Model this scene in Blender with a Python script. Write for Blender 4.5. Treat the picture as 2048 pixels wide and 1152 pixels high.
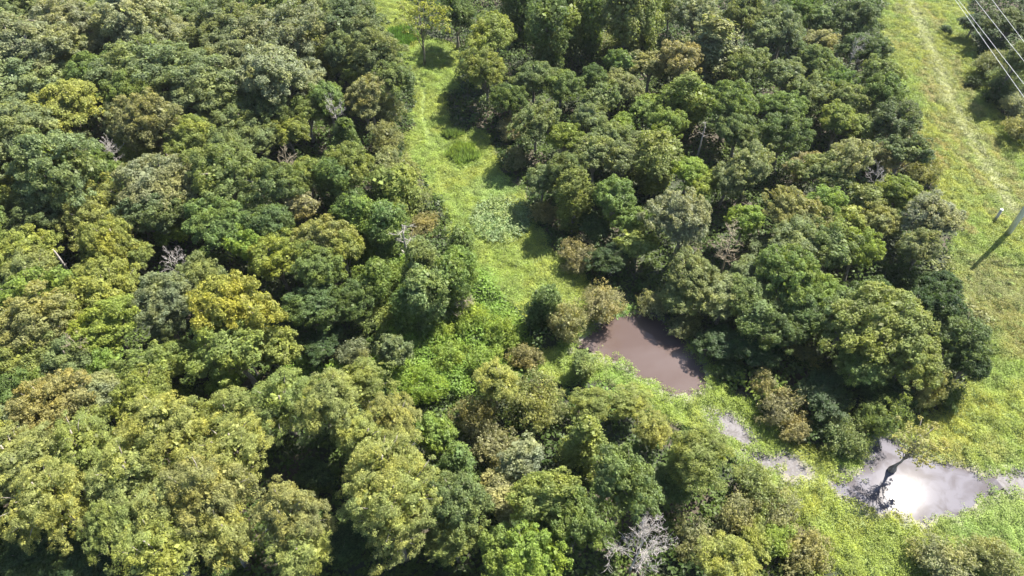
import bpy, math, random
import numpy as np
from mathutils import Vector

for o in list(bpy.data.objects): bpy.data.objects.remove(o)
scene = bpy.context.scene
COL = scene.collection

# ------------------------------------------------------------------ camera
CAM_H, PITCH, F = 75.0, 48.0, 1462.0          # height, degrees below horizon, focal length in px of a 2048 px frame
cd = bpy.data.cameras.new("camera"); cam = bpy.data.objects.new("camera", cd); COL.objects.link(cam)
cam.location = (0, 0, CAM_H); cam.rotation_euler = (math.radians(90 - PITCH), 0, 0)
cd.sensor_width = 36.0; cd.lens = 36.0 * F / 2048.0
cd.clip_start = 0.5; cd.clip_end = 6000
scene.camera = cam

# ------------------------------------------------------------------ sky and sun
SUN_EL, SUN_AZ = 53.02, 49.38                   # azimuth clockwise from +Y
w = bpy.data.worlds.new("World"); scene.world = w; w.use_nodes = True
nt = w.node_tree; bgn = nt.nodes["Background"]
sk = nt.nodes.new("ShaderNodeTexSky"); sk.sky_type = 'NISHITA'; sk.sun_disc = False
sk.sun_elevation = math.radians(SUN_EL); sk.sun_rotation = math.radians(SUN_AZ)
sk.air_density = 1.0; sk.dust_density = 1.0
nt.links.new(sk.outputs[0], bgn.inputs[0]); bgn.inputs[1].default_value = 0.077
sl = bpy.data.lights.new("sun", 'SUN'); sl.energy = 5.0; sl.angle = math.radians(0.5); sl.color = (1.0, 0.94, 0.82)
so = bpy.data.objects.new("sun", sl); COL.objects.link(so); so.location = (60, 60, 160)
el, az = math.radians(SUN_EL), math.radians(SUN_AZ)
SUNV = Vector((math.sin(az) * math.cos(el), math.cos(az) * math.cos(el), math.sin(el)))
so.rotation_euler = SUNV.to_track_quat('Z', 'Y').to_euler()
scene.view_settings.view_transform = 'Standard'; scene.view_settings.look = 'None'
scene.view_settings.exposure = 2.0; scene.view_settings.gamma = 1.0

# ------------------------------------------------------------------ helpers
_d = math.radians(PITCH); _s, _c = math.sin(_d), math.cos(_d)
def at(px, py, z=0.0):
    """point of the plane at height z that the photograph shows at (px, py)"""
    vx, u = px - 1024.0, 576.0 - py
    v = (vx, u * _s + F * _c, u * _c - F * _s)
    t = (z - CAM_H) / v[2]
    return Vector((v[0] * t, v[1] * t, z))
def dist(p): return (Vector(p) - Vector((0, 0, CAM_H))).length

def tag(o, label=None, cat=None, group=None, kind=None):
    if label: o['label'] = label
    if cat: o['category'] = cat
    if group: o['group'] = group
    if kind: o['kind'] = kind
    return o

def hashn(ix, iy, seed):
    h = (ix * 374761393 + iy * 668265263 + seed * 2147483647) & 0xffffffff
    h = ((h ^ (h >> 13)) * 1274126177) & 0xffffffff
    return ((h ^ (h >> 16)) & 0xffff) / 65535.0
def vn(x, y, sc, seed=0):
    x = np.asarray(x, float) / sc; y = np.asarray(y, float) / sc
    ix = np.floor(x).astype(np.int64); iy = np.floor(y).astype(np.int64)
    fx = x - ix; fy = y - iy; fx = fx * fx * (3 - 2 * fx); fy = fy * fy * (3 - 2 * fy)
    a = hashn(ix, iy, seed); b = hashn(ix + 1, iy, seed); c = hashn(ix, iy + 1, seed); d = hashn(ix + 1, iy + 1, seed)
    return (a * (1 - fx) + b * fx) * (1 - fy) + (c * (1 - fx) + d * fx) * fy

def poly_px(pts): return np.array([[at(x, y).x, at(x, y).y] for x, y in pts])
def sdist(P, X, Y):
    """signed distance to polygon P, negative inside"""
    best = np.full(X.shape, 1e9); ins = np.zeros(X.shape, bool)
    n = len(P)
    for i in range(n):
        ax, ay = P[i]; bx, by = P[(i + 1) % n]
        ex, ey = bx - ax, by - ay
        t = np.clip(((X - ax) * ex + (Y - ay) * ey) / (ex * ex + ey * ey + 1e-9), 0, 1)
        best = np.minimum(best, np.hypot(X - ax - t * ex, Y - ay - t * ey))
        cr = ((ay > Y) != (by > Y)) & (X < (bx - ax) * (Y - ay) / ((by - ay) if by != ay else 1e-9) + ax)
        ins ^= cr
    return np.where(ins, -best, best)

def quad_mesh(name, V, nq, tint=None):
    """V: (4*nq, 3) array of quad corners"""
    me = bpy.data.meshes.new(name)
    me.vertices.add(len(V)); me.vertices.foreach_set("co", V.astype(np.float32).ravel())
    me.loops.add(4 * nq); me.loops.foreach_set("vertex_index", np.arange(4 * nq, dtype=np.int32))
    me.polygons.add(nq); me.polygons.foreach_set("loop_start", np.arange(0, 4 * nq, 4, dtype=np.int32))
    me.polygons.foreach_set("loop_total", np.full(nq, 4, dtype=np.int32))
    if tint is not None:
        ca = me.color_attributes.new("tint", 'FLOAT_COLOR', 'POINT')
        c = np.ones((len(V), 4), np.float32); c[:, :3] = np.repeat(tint, 4, axis=0); ca.data.foreach_set("color", c.ravel())
    me.update(calc_edges=True); me.validate()
    return me
def leaves(P, N, L, rng, aspect=0.6, along=None, fold=0.0):
    """leaf-spray quads at P with normals N and half lengths L"""
    N = N / (np.linalg.norm(N, axis=1, keepdims=True) + 1e-9)
    R = rng.normal(size=P.shape) if along is None else along + 0.35 * rng.normal(size=P.shape)
    T = np.cross(N, R); T /= (np.linalg.norm(T, axis=1, keepdims=True) + 1e-9)
    B = np.cross(N, T)
    L = L[:, None]; W = L * aspect
    V = np.empty((len(P), 4, 3))
    V[:, 0] = P + B * L; V[:, 1] = P + T * W; V[:, 2] = P - B * L; V[:, 3] = P - T * W
    return V.reshape(-1, 3)

def tubes(name, paths, sides=6):
    """paths: list of ([(x,y,z)..], [radius..])"""
    vs, fs = [], []
    for pts, rad in paths:
        base = len(vs); n = len(pts)
        for i, p in enumerate(pts):
            p = Vector(p)
            d = (Vector(pts[min(i + 1, n - 1)]) - Vector(pts[max(i - 1, 0)]))
            d = d.normalized() if d.length > 1e-6 else Vector((0, 0, 1))
            a = d.cross(Vector((1, 0, 0))) if abs(d.x) < 0.9 else d.cross(Vector((0, 1, 0)))
            a.normalize(); b = d.cross(a)
            for k in range(sides):
                t = 2 * math.pi * k / sides
                vs.append(tuple(p + (a * math.cos(t) + b * math.sin(t)) * rad[i]))
        for i in range(n - 1):
            for k in range(sides):
                k2 = (k + 1) % sides
                fs.append((base + i * sides + k, base + i * sides + k2, base + (i + 1) * sides + k2, base + (i + 1) * sides + k))
        fs.append(tuple(base + k for k in range(sides))[::-1]); fs.append(tuple(base + (n - 1) * sides + k for k in range(sides)))
    me = bpy.data.meshes.new(name); me.from_pydata(vs, [], fs)
    for p in me.polygons: p.use_smooth = True
    me.update()
    return me

# ------------------------------------------------------------------ materials
def newmat(name):
    m = bpy.data.materials.new(name); m.use_nodes = True; nt = m.node_tree
    for n in list(nt.nodes): nt.nodes.remove(n)
    return m, nt, nt.nodes.new, nt.links.new
def math_node(nt, op, a, b):
    n = nt.nodes.new("ShaderNodeMath"); n.operation = op
    for i, v in enumerate((a, b)):
        if isinstance(v, (int, float)): n.inputs[i].default_value = v
        else: nt.links.new(v, n.inputs[i])
    return n.outputs[0]
def leaf_material(name, src, trans=0.45, nscale=0.35, hue2=(1.22, 1.1, 0.75), rough=0.5, lo=0.62, hi=1.38):
    m, nt, N, L = newmat(name)
    out = N("ShaderNodeOutputMaterial")
    if src == 'object': c = N("ShaderNodeObjectInfo").outputs["Color"]
    else:
        a = N("ShaderNodeAttribute"); a.attribute_name = "tint"; c = a.outputs["Color"]
    geo = N("ShaderNodeNewGeometry")
    # broad patches of slightly yellower foliage
    tc = N("ShaderNodeTexCoord"); oi = N("ShaderNodeObjectInfo")
    add = N("ShaderNodeVectorMath"); add.operation = 'ADD'; L(tc.outputs["Object"], add.inputs[0]); L(oi.outputs["Location"], add.inputs[1])
    no = N("ShaderNodeTexNoise"); no.inputs["Scale"].default_value = nscale; no.inputs["Detail"].default_value = 2; L(add.outputs[0], no.inputs["Vector"])
    mr = N("ShaderNodeMapRange"); mr.inputs[1].default_value = 0.42; mr.inputs[2].default_value = 0.68; L(no.outputs[0], mr.inputs[0])
    mul = N("ShaderNodeMix"); mul.data_type = 'RGBA'; mul.blend_type = 'MULTIPLY'; mul.inputs[0].default_value = 1
    L(c, mul.inputs[6]); mul.inputs[7].default_value = (*hue2, 1)
    mx = N("ShaderNodeMix"); mx.data_type = 'RGBA'; L(mr.outputs[0], mx.inputs[0]); L(c, mx.inputs[6]); L(mul.outputs[2], mx.inputs[7])
    # each leaf spray a little lighter or darker
    n2 = N("ShaderNodeTexNoise"); n2.inputs["Scale"].default_value = nscale * 3.2; n2.inputs["Detail"].default_value = 2; L(add.outputs[0], n2.inputs["Vector"])
    v2 = N("ShaderNodeMapRange"); v2.inputs[1].default_value = 0.3; v2.inputs[2].default_value = 0.7; v2.inputs[3].default_value = 0.72; v2.inputs[4].default_value = 1.28; L(n2.outputs[0], v2.inputs[0])
    v = N("ShaderNodeMapRange"); v.inputs[3].default_value = lo; v.inputs[4].default_value = hi; L(geo.outputs["Random Per Island"], v.inputs[0])
    vm = N("ShaderNodeVectorMath"); vm.operation = 'SCALE'; L(mx.outputs[2], vm.inputs[0]); L(math_node(nt, 'MULTIPLY', v.outputs[0], v2.outputs[0]), vm.inputs["Scale"])
    p = N("ShaderNodeBsdfPrincipled"); L(vm.outputs[0], p.inputs["Base Color"]); p.inputs["Roughness"].default_value = rough
    p.inputs["Specular IOR Level"].default_value = 0.18
    t = N("ShaderNodeBsdfTranslucent")
    tv = N("ShaderNodeVectorMath"); tv.operation = 'MULTIPLY'; L(vm.outputs[0], tv.inputs[0]); tv.inputs[1].default_value = (1.3, 1.35, 0.7); L(tv.outputs[0], t.inputs[0])
    ms = N("ShaderNodeMixShader"); ms.inputs[0].default_value = trans; L(p.outputs[0], ms.inputs[1]); L(t.outputs[0], ms.inputs[2])
    L(ms.outputs[0], out.inputs[0])
    return m
def bark_material(name, c1, c2, scale=3.0):
    m, nt, N, L = newmat(name)
    out = N("ShaderNodeOutputMaterial"); p = N("ShaderNodeBsdfPrincipled"); L(p.outputs[0], out.inputs[0])
    tc = N("ShaderNodeTexCoord"); mp = N("ShaderNodeMapping"); mp.inputs["Scale"].default_value = (scale, scale, scale * 0.3); L(tc.outputs["Object"], mp.inputs[0])
    no = N("ShaderNodeTexNoise"); no.inputs["Scale"].default_value = 2; no.inputs["Detail"].default_value = 4; L(mp.outputs[0], no.inputs["Vector"])
    r = N("ShaderNodeValToRGB"); r.color_ramp.elements[0].color = (*c1, 1); r.color_ramp.elements[1].color = (*c2, 1)
    r.color_ramp.elements[0].position = 0.35; r.color_ramp.elements[1].position = 0.65
    L(no.outputs[0], r.inputs[0]); L(r.outputs[0], p.inputs["Base Color"]); p.inputs["Roughness"].default_value = 0.85
    b = N("ShaderNodeBump"); b.inputs["Strength"].default_value = 0.5; b.inputs["Distance"].default_value = 0.05; L(no.outputs[0], b.inputs["Height"]); L(b.outputs[0], p.inputs["Normal"])
    return m
LEAF = leaf_material("foliage", 'object')
LEAF_STUFF = leaf_material("ground_foliage", 'tint', trans=0.35, nscale=0.22, hue2=(1.1, 1.03, 0.85), lo=0.8, hi=1.2)
BARK = bark_material("bark", (0.09, 0.075, 0.058), (0.27, 0.24, 0.21))
BLEACHED = bark_material("bleached_wood", (0.20, 0.18, 0.165), (0.40, 0.37, 0.35))
STRAW = bark_material("straw_wood", (0.20, 0.165, 0.11), (0.34, 0.29, 0.21))
# ------------------------------------------------------------------ the lie of the land (outlines of ground areas)
P_STRIP = poly_px([(742, -60), (812, -60), (830, 60), (905, 90), (930, 130), (900, 190), (900, 270), (965, 262), (985, 300), (1005, 340),
                   (1045, 390), (1062, 440), (1092, 480), (1125, 512), (1160, 545), (1195, 590), (1190, 640), (1120, 660), (1060, 655), (1020, 620),
                   (985, 575), (935, 520), (900, 470), (880, 400), (850, 350), (815, 330), (822, 260), (830, 190), (815, 130), (780, 90), (755, 50)])
P_MARSH = poly_px([(1768, -80), (1760, 100), (1800, 180), (1822, 260), (1850, 330), (1880, 400), (1900, 480), (1885, 560), (1945, 620),
                   (1975, 680), (1965, 760), (1880, 820), (1780, 860), (1700, 905), (1640, 900), (1560, 860), (1500, 800), (1440, 765), (1400, 720), (1330, 640), (1250, 620),
                   (1150, 650), (1090, 700), (1070, 740), (1110, 770), (1190, 770), (1270, 800), (1360, 850), (1440, 880), (1490, 940), (1520, 985), (1560, 1020),
                   (1630, 1070), (1680, 1152), (1700, 1260), (2600, 1260), (2600, 420), (2200, 360), (2060, 300), (2010, 250), (1975, 170), (1945, 90), (1922, -80)])
P_VINE = poly_px([(560, 760), (600, 735), (700, 720), (770, 690), (770, 600), (800, 545), (870, 540), (960, 570), (1020, 620), (1060, 660), (1085, 700), (1070, 740), (1000, 770), (900, 800),
                  (850, 830), (780, 790), (700, 770)])
P_VINE2 = poly_px([(700, 470), (790, 480), (860, 520), (900, 560), (800, 600), (740, 560), (690, 520)])
P_BROWN = poly_px([(1165, 695), (1180, 672), (1235, 645), (1262, 638), (1295, 636), (1350, 668), (1392, 735), (1398, 774), (1368, 784), (1325, 770), (1290, 748), (1240, 718), (1200, 700)])
P_GLARE = poly_px([(1676, 975), (1700, 962), (1745, 955), (1748, 905), (1770, 890), (1800, 895), (1815, 925), (1845, 928), (1885, 942), (1935, 955), (2000, 966), (1960, 982), (1930, 1000), (1890, 1012), (1850, 1018),
                   (1835, 1034), (1810, 1024), (1780, 1010), (1740, 1008), (1710, 1004)])
P_CH = [poly_px(p) for p in ([(1428, 835), (1450, 838), (1475, 852), (1500, 872), (1512, 888), (1490, 888), (1465, 866), (1440, 850)],
                             [(1485, 905), (1520, 915), (1545, 918), (1560, 905), (1580, 920), (1608, 945), (1585, 955), (1560, 940), (1530, 925)],
                             [(2022, 962), (2036, 952), (2075, 945), (2090, 985), (2040, 985)])]
ALLWATER = [P_BROWN, P_GLARE] + P_CH

def line_px(pts): return np.array([[at(x, y).x, at(x, y).y] for x, y in pts])
def ldist(Lp, X, Y):
    best = np.full(X.shape, 1e9)
    for i in range(len(Lp) - 1):
        ax, ay = Lp[i]; bx, by = Lp[i + 1]; ex, ey = bx - ax, by - ay
        t = np.clip(((X - ax) * ex + (Y - ay) * ey) / (ex * ex + ey * ey), 0, 1)
        best = np.minimum(best, np.hypot(X - ax - t * ex, Y - ay - t * ey))
    return best
TRACK = line_px([(1800, -40), (1835, 40), (1868, 110), (1900, 200), (1935, 260), (1965, 320), (1995, 370), (2030, 420)])
PATH2 = line_px([(830, 150), (850, 190), (845, 230), (860, 290)])

def water_sd(X, Y):
    d = np.full(X.shape, 1e9)
    for i, p in enumerate(ALLWATER): d = np.minimum(d, sdist(p, X, Y) + (0.45 if i > 1 else 0.0))
    return d - 0.35 + (vn(X, Y, 1.6, 5) - 0.5) * 1.3 + (vn(X, Y, 0.6, 6) - 0.5) * 0.7
def meadow_sd(X, Y):
    return np.minimum(sdist(P_STRIP, X, Y), sdist(P_MARSH, X, Y)) + (vn(X, Y, 3, 8) - 0.5) * 2.0
def vine_sd(X, Y): return np.minimum(sdist(P_VINE, X, Y), sdist(P_VINE2, X, Y)) + (vn(X, Y, 3, 9) - 0.5) * 2.5
def ground_z(X, Y, wd=None):
    if wd is None: wd = water_sd(X, Y)
    z = 0.12 + (vn(X, Y, 9, 1) - 0.5) * 0.2 + (vn(X, Y, 2.5, 2) - 0.5) * 0.08
    return z - 0.5 * np.clip(0.6 - wd, 0, 1.2) / 1.2

# ------------------------------------------------------------------ ground
def axis(lo, hi, step, far):
    a = list(np.arange(lo, hi + 0.01, step)); s = step
    b = hi
    while b < far: s *= 1.6; b += s; a.append(b)
    s = step; b = lo
    while b > -far: s *= 1.6; b -= s; a.insert(0, b)
    return np.array(a)
gx = axis(-150, 190, 0.7, 2500); gy = axis(10, 235, 0.7, 2500)
GX, GY = np.meshgrid(gx, gy); WD = water_sd(GX, GY); MD = meadow_sd(GX, GY); VD = vine_sd(GX, GY)
GZ = ground_z(GX, GY, WD)
def sm(a, lo, hi):
    t = np.clip((a - lo) / (hi - lo), 0, 1); return t * t * (3 - 2 * t)
def mixc(c, c2, f): return c * (1 - f[..., None]) + np.array(c2) * f[..., None]
tint = np.zeros(GX.shape + (3,)) + np.array((0.045, 0.036, 0.024))
tint = mixc(tint, (0.022, 0.03, 0.012), sm(vn(GX, GY, 4, 11), 0.35, 0.6))
tint = mixc(tint, (0.13, 0.17, 0.045), sm(-MD, -0.5, 1.0))
tint = mixc(tint, (0.05, 0.08, 0.02), sm(-VD, -0.5, 1.0))
tint = mixc(tint, (0.17, 0.15, 0.145), sm(-WD, -1.8, -0.4) * 0.8)
tint = mixc(tint, (0.12, 0.10, 0.095), sm(-WD, -0.8, 0.3))
td = ldist(TRACK, GX, GY)
tint = mixc(tint, (0.20, 0.20, 0.11), (1 - sm(td, 0.8, 3.0)) * 0.7)
me = bpy.data.meshes.new("ground")
ny, nx = GX.shape
V = np.stack([GX, GY, GZ], -1).reshape(-1, 3)
idx = np.arange(ny * nx).reshape(ny, nx)
Fc = np.stack([idx[:-1, :-1], idx[:-1, 1:], idx[1:, 1:], idx[1:, :-1]], -1).reshape(-1, 4)
me.vertices.add(len(V)); me.vertices.foreach_set("co", V.astype(np.float32).ravel())
me.loops.add(Fc.size); me.loops.foreach_set("vertex_index", Fc.astype(np.int32).ravel())
me.polygons.add(len(Fc)); me.polygons.foreach_set("loop_start", np.arange(0, Fc.size, 4, dtype=np.int32)); me.polygons.foreach_set("loop_total", np.full(len(Fc), 4, dtype=np.int32))
ca = me.color_attributes.new("tint", 'FLOAT_COLOR', 'POINT')
cc = np.ones((len(V), 4), np.float32); cc[:, :3] = tint.reshape(-1, 3); ca.data.foreach_set("color", cc.ravel())
me.update(calc_edges=True); me.polygons.foreach_set("use_smooth", np.ones(len(Fc), bool))
m, nt, N, L = newmat("soil")
out = N("ShaderNodeOutputMaterial"); p = N("ShaderNodeBsdfPrincipled"); L(p.outputs[0], out.inputs[0]); p.inputs["Roughness"].default_value = 0.9
a = N("ShaderNodeAttribute"); a.attribute_name = "tint"
tc = N("ShaderNodeTexCoord"); no = N("ShaderNodeTexNoise"); no.inputs["Scale"].default_value = 1.3; no.inputs["Detail"].default_value = 8; no.inputs["Roughness"].default_value = 0.7; L(tc.outputs["Object"], no.inputs["Vector"])
mr = N("ShaderNodeMapRange"); mr.inputs[1].default_value = 0.3; mr.inputs[2].default_value = 0.7; mr.inputs[3].default_value = 0.5; mr.inputs[4].default_value = 1.5; L(no.outputs[0], mr.inputs[0])
vm = N("ShaderNodeVectorMath"); vm.operation = 'SCALE'; L(a.outputs["Color"], vm.inputs[0]); L(mr.outputs[0], vm.inputs["Scale"]); L(vm.outputs[0], p.inputs["Base Color"])
b = N("ShaderNodeBump"); b.inputs["Strength"].default_value = 0.7; b.inputs["Distance"].default_value = 0.25; L(no.outputs[0], b.inputs["Height"]); L(b.outputs[0], p.inputs["Normal"])
me.materials.append(m)
go = bpy.data.objects.new("ground", me); COL.objects.link(go); tag(go, "soil under the trees and along the open grassy ground", "ground", kind='structure')

# ------------------------------------------------------------------ water
def water_material(name, base, scum, rough, rmix, scale, film=0.5, coat=0.0, dist=2.2, bump=0.02):
    m, nt, N, L = newmat(name)
    out = N("ShaderNodeOutputMaterial"); p = N("ShaderNodeBsdfPrincipled"); L(p.outputs[0], out.inputs[0])
    tc = N("ShaderNodeTexCoord")
    wv = N("ShaderNodeTexNoise"); wv.inputs["Scale"].default_value = scale; wv.inputs["Detail"].default_value = 5; wv.inputs["Distortion"].default_value = dist; L(tc.outputs["Object"], wv.inputs["Vector"])
    r = N("ShaderNodeValToRGB"); r.color_ramp.elements[0].position = 0.42; r.color_ramp.elements[1].position = 0.58
    r.color_ramp.elements[0].color = (*base, 1); r.color_ramp.elements[1].color = (*scum, 1); L(wv.outputs[0], r.inputs[0])
    fl = N("ShaderNodeTexNoise"); fl.inputs["Scale"].default_value = 5.5; fl.inputs["Detail"].default_value = 6; fl.inputs["Roughness"].default_value = 0.8; L(tc.outputs["Object"], fl.inputs["Vector"])
    fr = N("ShaderNodeMapRange"); fr.inputs[1].default_value = 0.62; fr.inputs[2].default_value = 0.74; fr.inputs[4].default_value = film; L(fl.outputs[0], fr.inputs[0])
    mx = N("ShaderNodeMix"); mx.data_type = 'RGBA'; L(fr.outputs[0], mx.inputs[0]); L(r.outputs[0], mx.inputs[6]); mx.inputs[7].default_value = (*[min(1, c * 1.8) for c in scum], 1)
    L(mx.outputs[2], p.inputs["Base Color"]); p.inputs["IOR"].default_value = 1.33; p.inputs["Coat Weight"].default_value = coat; p.inputs["Coat Roughness"].default_value = 0.12
    rr = N("ShaderNodeMapRange"); rr.inputs[1].default_value = 0.35; rr.inputs[2].default_value = 0.65; rr.inputs[3].default_value = rough; rr.inputs[4].default_value = rmix
    L(wv.outputs[0], rr.inputs[0]); L(rr.outputs[0], p.inputs["Roughness"])
    n2 = N("ShaderNodeTexNoise"); n2.inputs["Scale"].default_value = 4; n2.inputs["Detail"].default_value = 4; L(tc.outputs["Object"], n2.inputs["Vector"])
    b = N("ShaderNodeBump"); b.inputs["Strength"].default_value = bump; b.inputs["Distance"].default_value = 0.05; L(n2.outputs[0], b.inputs["Height"]); L(b.outputs[0], p.inputs["Normal"])
    return m
WM = [water_material("muddy_water", (0.064, 0.045, 0.040), (0.078, 0.059, 0.056), 0.11, 0.14, 0.10, 0.2, dist=0.3, bump=0.12),
      water_material("filmed_water", (0.060, 0.054, 0.061), (0.098, 0.094, 0.112), 0.018, 0.018, 0.45, 0.3, coat=0.0026, dist=0.7, bump=0.004),
      water_material("scummy_water", (0.065, 0.058, 0.06), (0.125, 0.118, 0.125), 0.6, 0.8, 0.9, 0.8)]
def water(name, P, mat, label, z):
    # a level sheet that reaches a little under the banks; the shoreline is where the soil rises through it
    lo = P.min(0) - 2.5; hi = P.max(0) + 2.5
    mid = P.mean(0)
    vs = []
    for q in P:
        d = q - mid; vs.append((*(q + d / (np.linalg.norm(d) + 1e-6) * 1.6), z))
    me = bpy.data.meshes.new(name); me.from_pydata(vs, [], [tuple(range(len(vs)))]); me.materials.append(mat)
    o = bpy.data.objects.new(name, me); COL.objects.link(o); tag(o, label, "water", kind='structure'); return o
water("water", P_BROWN, WM[0], "small muddy brown pond at the foot of the dark trees", 0.03)
water("water", P_GLARE, WM[1], "pale marsh pond with white sun glare around the leaning tree", 0.034)
for i, q in enumerate(P_CH):
    water("water", q, WM[2], ["narrow grey channel of scummy water in the marsh below the brown pond",
          "broken grey puddle between the narrow channel and the glare pond", "sliver of grey water at the right edge of the marsh"][i], 0.03 + 0.003 * i)

# ------------------------------------------------------------------ low plants covering the open ground (uncountable)
rng = np.random.default_rng(7)
# coloured patches of the open ground: photo px centre, radius in metres, colour, strength
PATCH = [((1000, 440), 5.0, (0.16, 0.24, 0.11), 0.9), ((985, 385), 4.0, (0.15, 0.22, 0.08), 0.5), ((1700, 1110), 12, (0.17, 0.19, 0.03), 0.4),
         ((1790, 340), 3.5, (0.20, 0.14, 0.07), 0.8), ((1842, 290), 4, (0.22, 0.15, 0.08), 0.8), ((1880, 190), 3.5, (0.22, 0.17, 0.10), 0.7),
         ((1900, 255), 4, (0.20, 0.16, 0.09), 0.7), ((1790, 90), 3.5, (0.20, 0.17, 0.08), 0.6), ((1860, 320), 3, (0.22, 0.13, 0.07), 0.8),
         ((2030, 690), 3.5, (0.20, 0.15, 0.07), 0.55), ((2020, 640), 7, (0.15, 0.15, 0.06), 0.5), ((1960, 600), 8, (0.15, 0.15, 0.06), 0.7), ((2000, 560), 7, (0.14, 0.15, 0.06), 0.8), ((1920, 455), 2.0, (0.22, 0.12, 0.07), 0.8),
         ((1905, 900), 3, (0.24, 0.21, 0.12), 0.6), ((1980, 905), 3, (0.23, 0.20, 0.10), 0.6), ((2000, 1060), 9, (0.14, 0.21, 0.07), 0.6),
         ((1900, 830), 8, (0.19, 0.20, 0.035), 0.5), ((1200, 730), 8, (0.13, 0.21, 0.05), 0.5), ((1480, 800), 5, (0.13, 0.17, 0.03), 0.5),
         ((925, 560), 6, (0.13, 0.20, 0.04), 0.5), ((1240, 640), 1.6, (0.10, 0.24, 0.06), 0.8)]
def low_plants(name, sdf, extra, density, count_box, size, label, cat, base, alt, hfun, nleaf=6, edge=0.3, water_gap=0.45, rosette=0.3):
    x0, x1, y0, y1 = count_box
    n = int((x1 - x0) * (y1 - y0) * density)
    X = rng.uniform(x0, x1, n); Y = rng.uniform(y0, y1, n)
    # keep what stands near the camera's view and is inside the area
    keep = (Y > 8) & (np.abs(X) < 0.86 * (Y * 0.67 + 50) + 18)
    X, Y = X[keep], Y[keep]
    sd = sdf(X, Y); keep = sd < edge * rng.random(len(X)); X, Y = X[keep], Y[keep]
    wd = water_sd(X, Y); fray = vn(X, Y, 1.2, 44) * 1.6 + rng.random(len(X)) * 0.8
    keep = rng.random(len(X)) < sm(wd + (fray - 1.2) * 0.6, -0.3, 1.1) * (1 - 0.25 * (1 - sm(wd, 0.8, 2.5))); X, Y, wd = X[keep], Y[keep], wd[keep]
    keep = extra(X, Y); X, Y, wd = X[keep], Y[keep], wd[keep]
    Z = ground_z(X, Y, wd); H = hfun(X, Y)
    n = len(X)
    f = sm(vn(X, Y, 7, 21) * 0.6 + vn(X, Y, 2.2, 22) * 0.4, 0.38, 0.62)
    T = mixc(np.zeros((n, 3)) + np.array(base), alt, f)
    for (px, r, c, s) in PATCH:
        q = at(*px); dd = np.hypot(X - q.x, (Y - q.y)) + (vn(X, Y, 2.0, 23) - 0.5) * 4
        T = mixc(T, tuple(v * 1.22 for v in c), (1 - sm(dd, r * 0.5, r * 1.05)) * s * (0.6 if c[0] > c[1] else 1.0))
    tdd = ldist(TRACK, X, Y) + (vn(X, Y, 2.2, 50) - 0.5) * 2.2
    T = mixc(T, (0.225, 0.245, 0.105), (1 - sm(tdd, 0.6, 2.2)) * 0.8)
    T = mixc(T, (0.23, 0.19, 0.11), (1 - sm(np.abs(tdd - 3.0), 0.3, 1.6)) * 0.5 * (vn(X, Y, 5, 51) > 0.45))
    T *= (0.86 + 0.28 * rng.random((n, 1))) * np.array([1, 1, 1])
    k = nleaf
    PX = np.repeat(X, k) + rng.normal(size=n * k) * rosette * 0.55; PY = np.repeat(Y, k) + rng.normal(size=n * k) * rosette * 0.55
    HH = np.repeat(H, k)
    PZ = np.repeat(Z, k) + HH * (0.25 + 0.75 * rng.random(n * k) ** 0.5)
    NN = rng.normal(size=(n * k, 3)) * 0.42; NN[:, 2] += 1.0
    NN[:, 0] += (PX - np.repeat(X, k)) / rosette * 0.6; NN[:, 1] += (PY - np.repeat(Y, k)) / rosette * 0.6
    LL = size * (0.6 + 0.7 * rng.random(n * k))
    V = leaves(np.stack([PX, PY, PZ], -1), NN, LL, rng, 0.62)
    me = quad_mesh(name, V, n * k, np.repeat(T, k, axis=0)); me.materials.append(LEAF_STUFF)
    o = bpy.data.objects.new(name, me); COL.objects.link(o); tag(o, label, cat, kind='stuff'); print(name, n * k)
    return o
ALLX = lambda X, Y: np.ones(len(X), bool)
def tr(X, Y): return ldist(TRACK, X, Y) > 0.9 * (rng.random(len(X)) > 0.55)
low_plants("marsh_plants", lambda X, Y: sdist(P_MARSH, X, Y) + (vn(X, Y, 3, 8) - 0.5) * 2.0, tr, 40, (-5, 130, 15, 190), 0.077,
           "low yellow-green marsh plants covering the open ground on the right", "marsh plants", (0.22, 0.25, 0.055), (0.175, 0.238, 0.055),
           lambda X, Y: 0.1 + 0.7 * sm(vn(X, Y, 0.9, 31), 0.3, 0.75) + 0.12 * rng.random(len(X)))
low_plants("meadow_plants", lambda X, Y: sdist(P_STRIP, X, Y) + (vn(X, Y, 3, 8) - 0.5) * 2.0, lambda X, Y: (ldist(PATH2, X, Y) > 0.35) | (rng.random(len(X)) > 0.7), 40, (-40, 20, 60, 190), 0.077,
           "low light green plants filling the winding strip between the woods", "marsh plants", (0.225, 0.268, 0.062), (0.19, 0.255, 0.06),
           lambda X, Y: 0.1 + 0.42 * sm(vn(X, Y, 0.9, 32), 0.3, 0.75) + 0.12 * rng.random(len(X)))
low_plants("vine_tangle", vine_sd, ALLX, 18, (-45, 12, 38, 110), 0.15,
           "bright green vines sprawling over low mounds at the centre", "vines", (0.15, 0.23, 0.042), (0.12, 0.195, 0.036),
           lambda X, Y: 0.2 + 2.6 * sm(vn(X, Y, 4.2, 33), 0.3, 0.8) * (0.5 + 0.5 * vn(X, Y, 1.3, 34)) + 0.2 * rng.random(len(X)), rosette=0.4)
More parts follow.
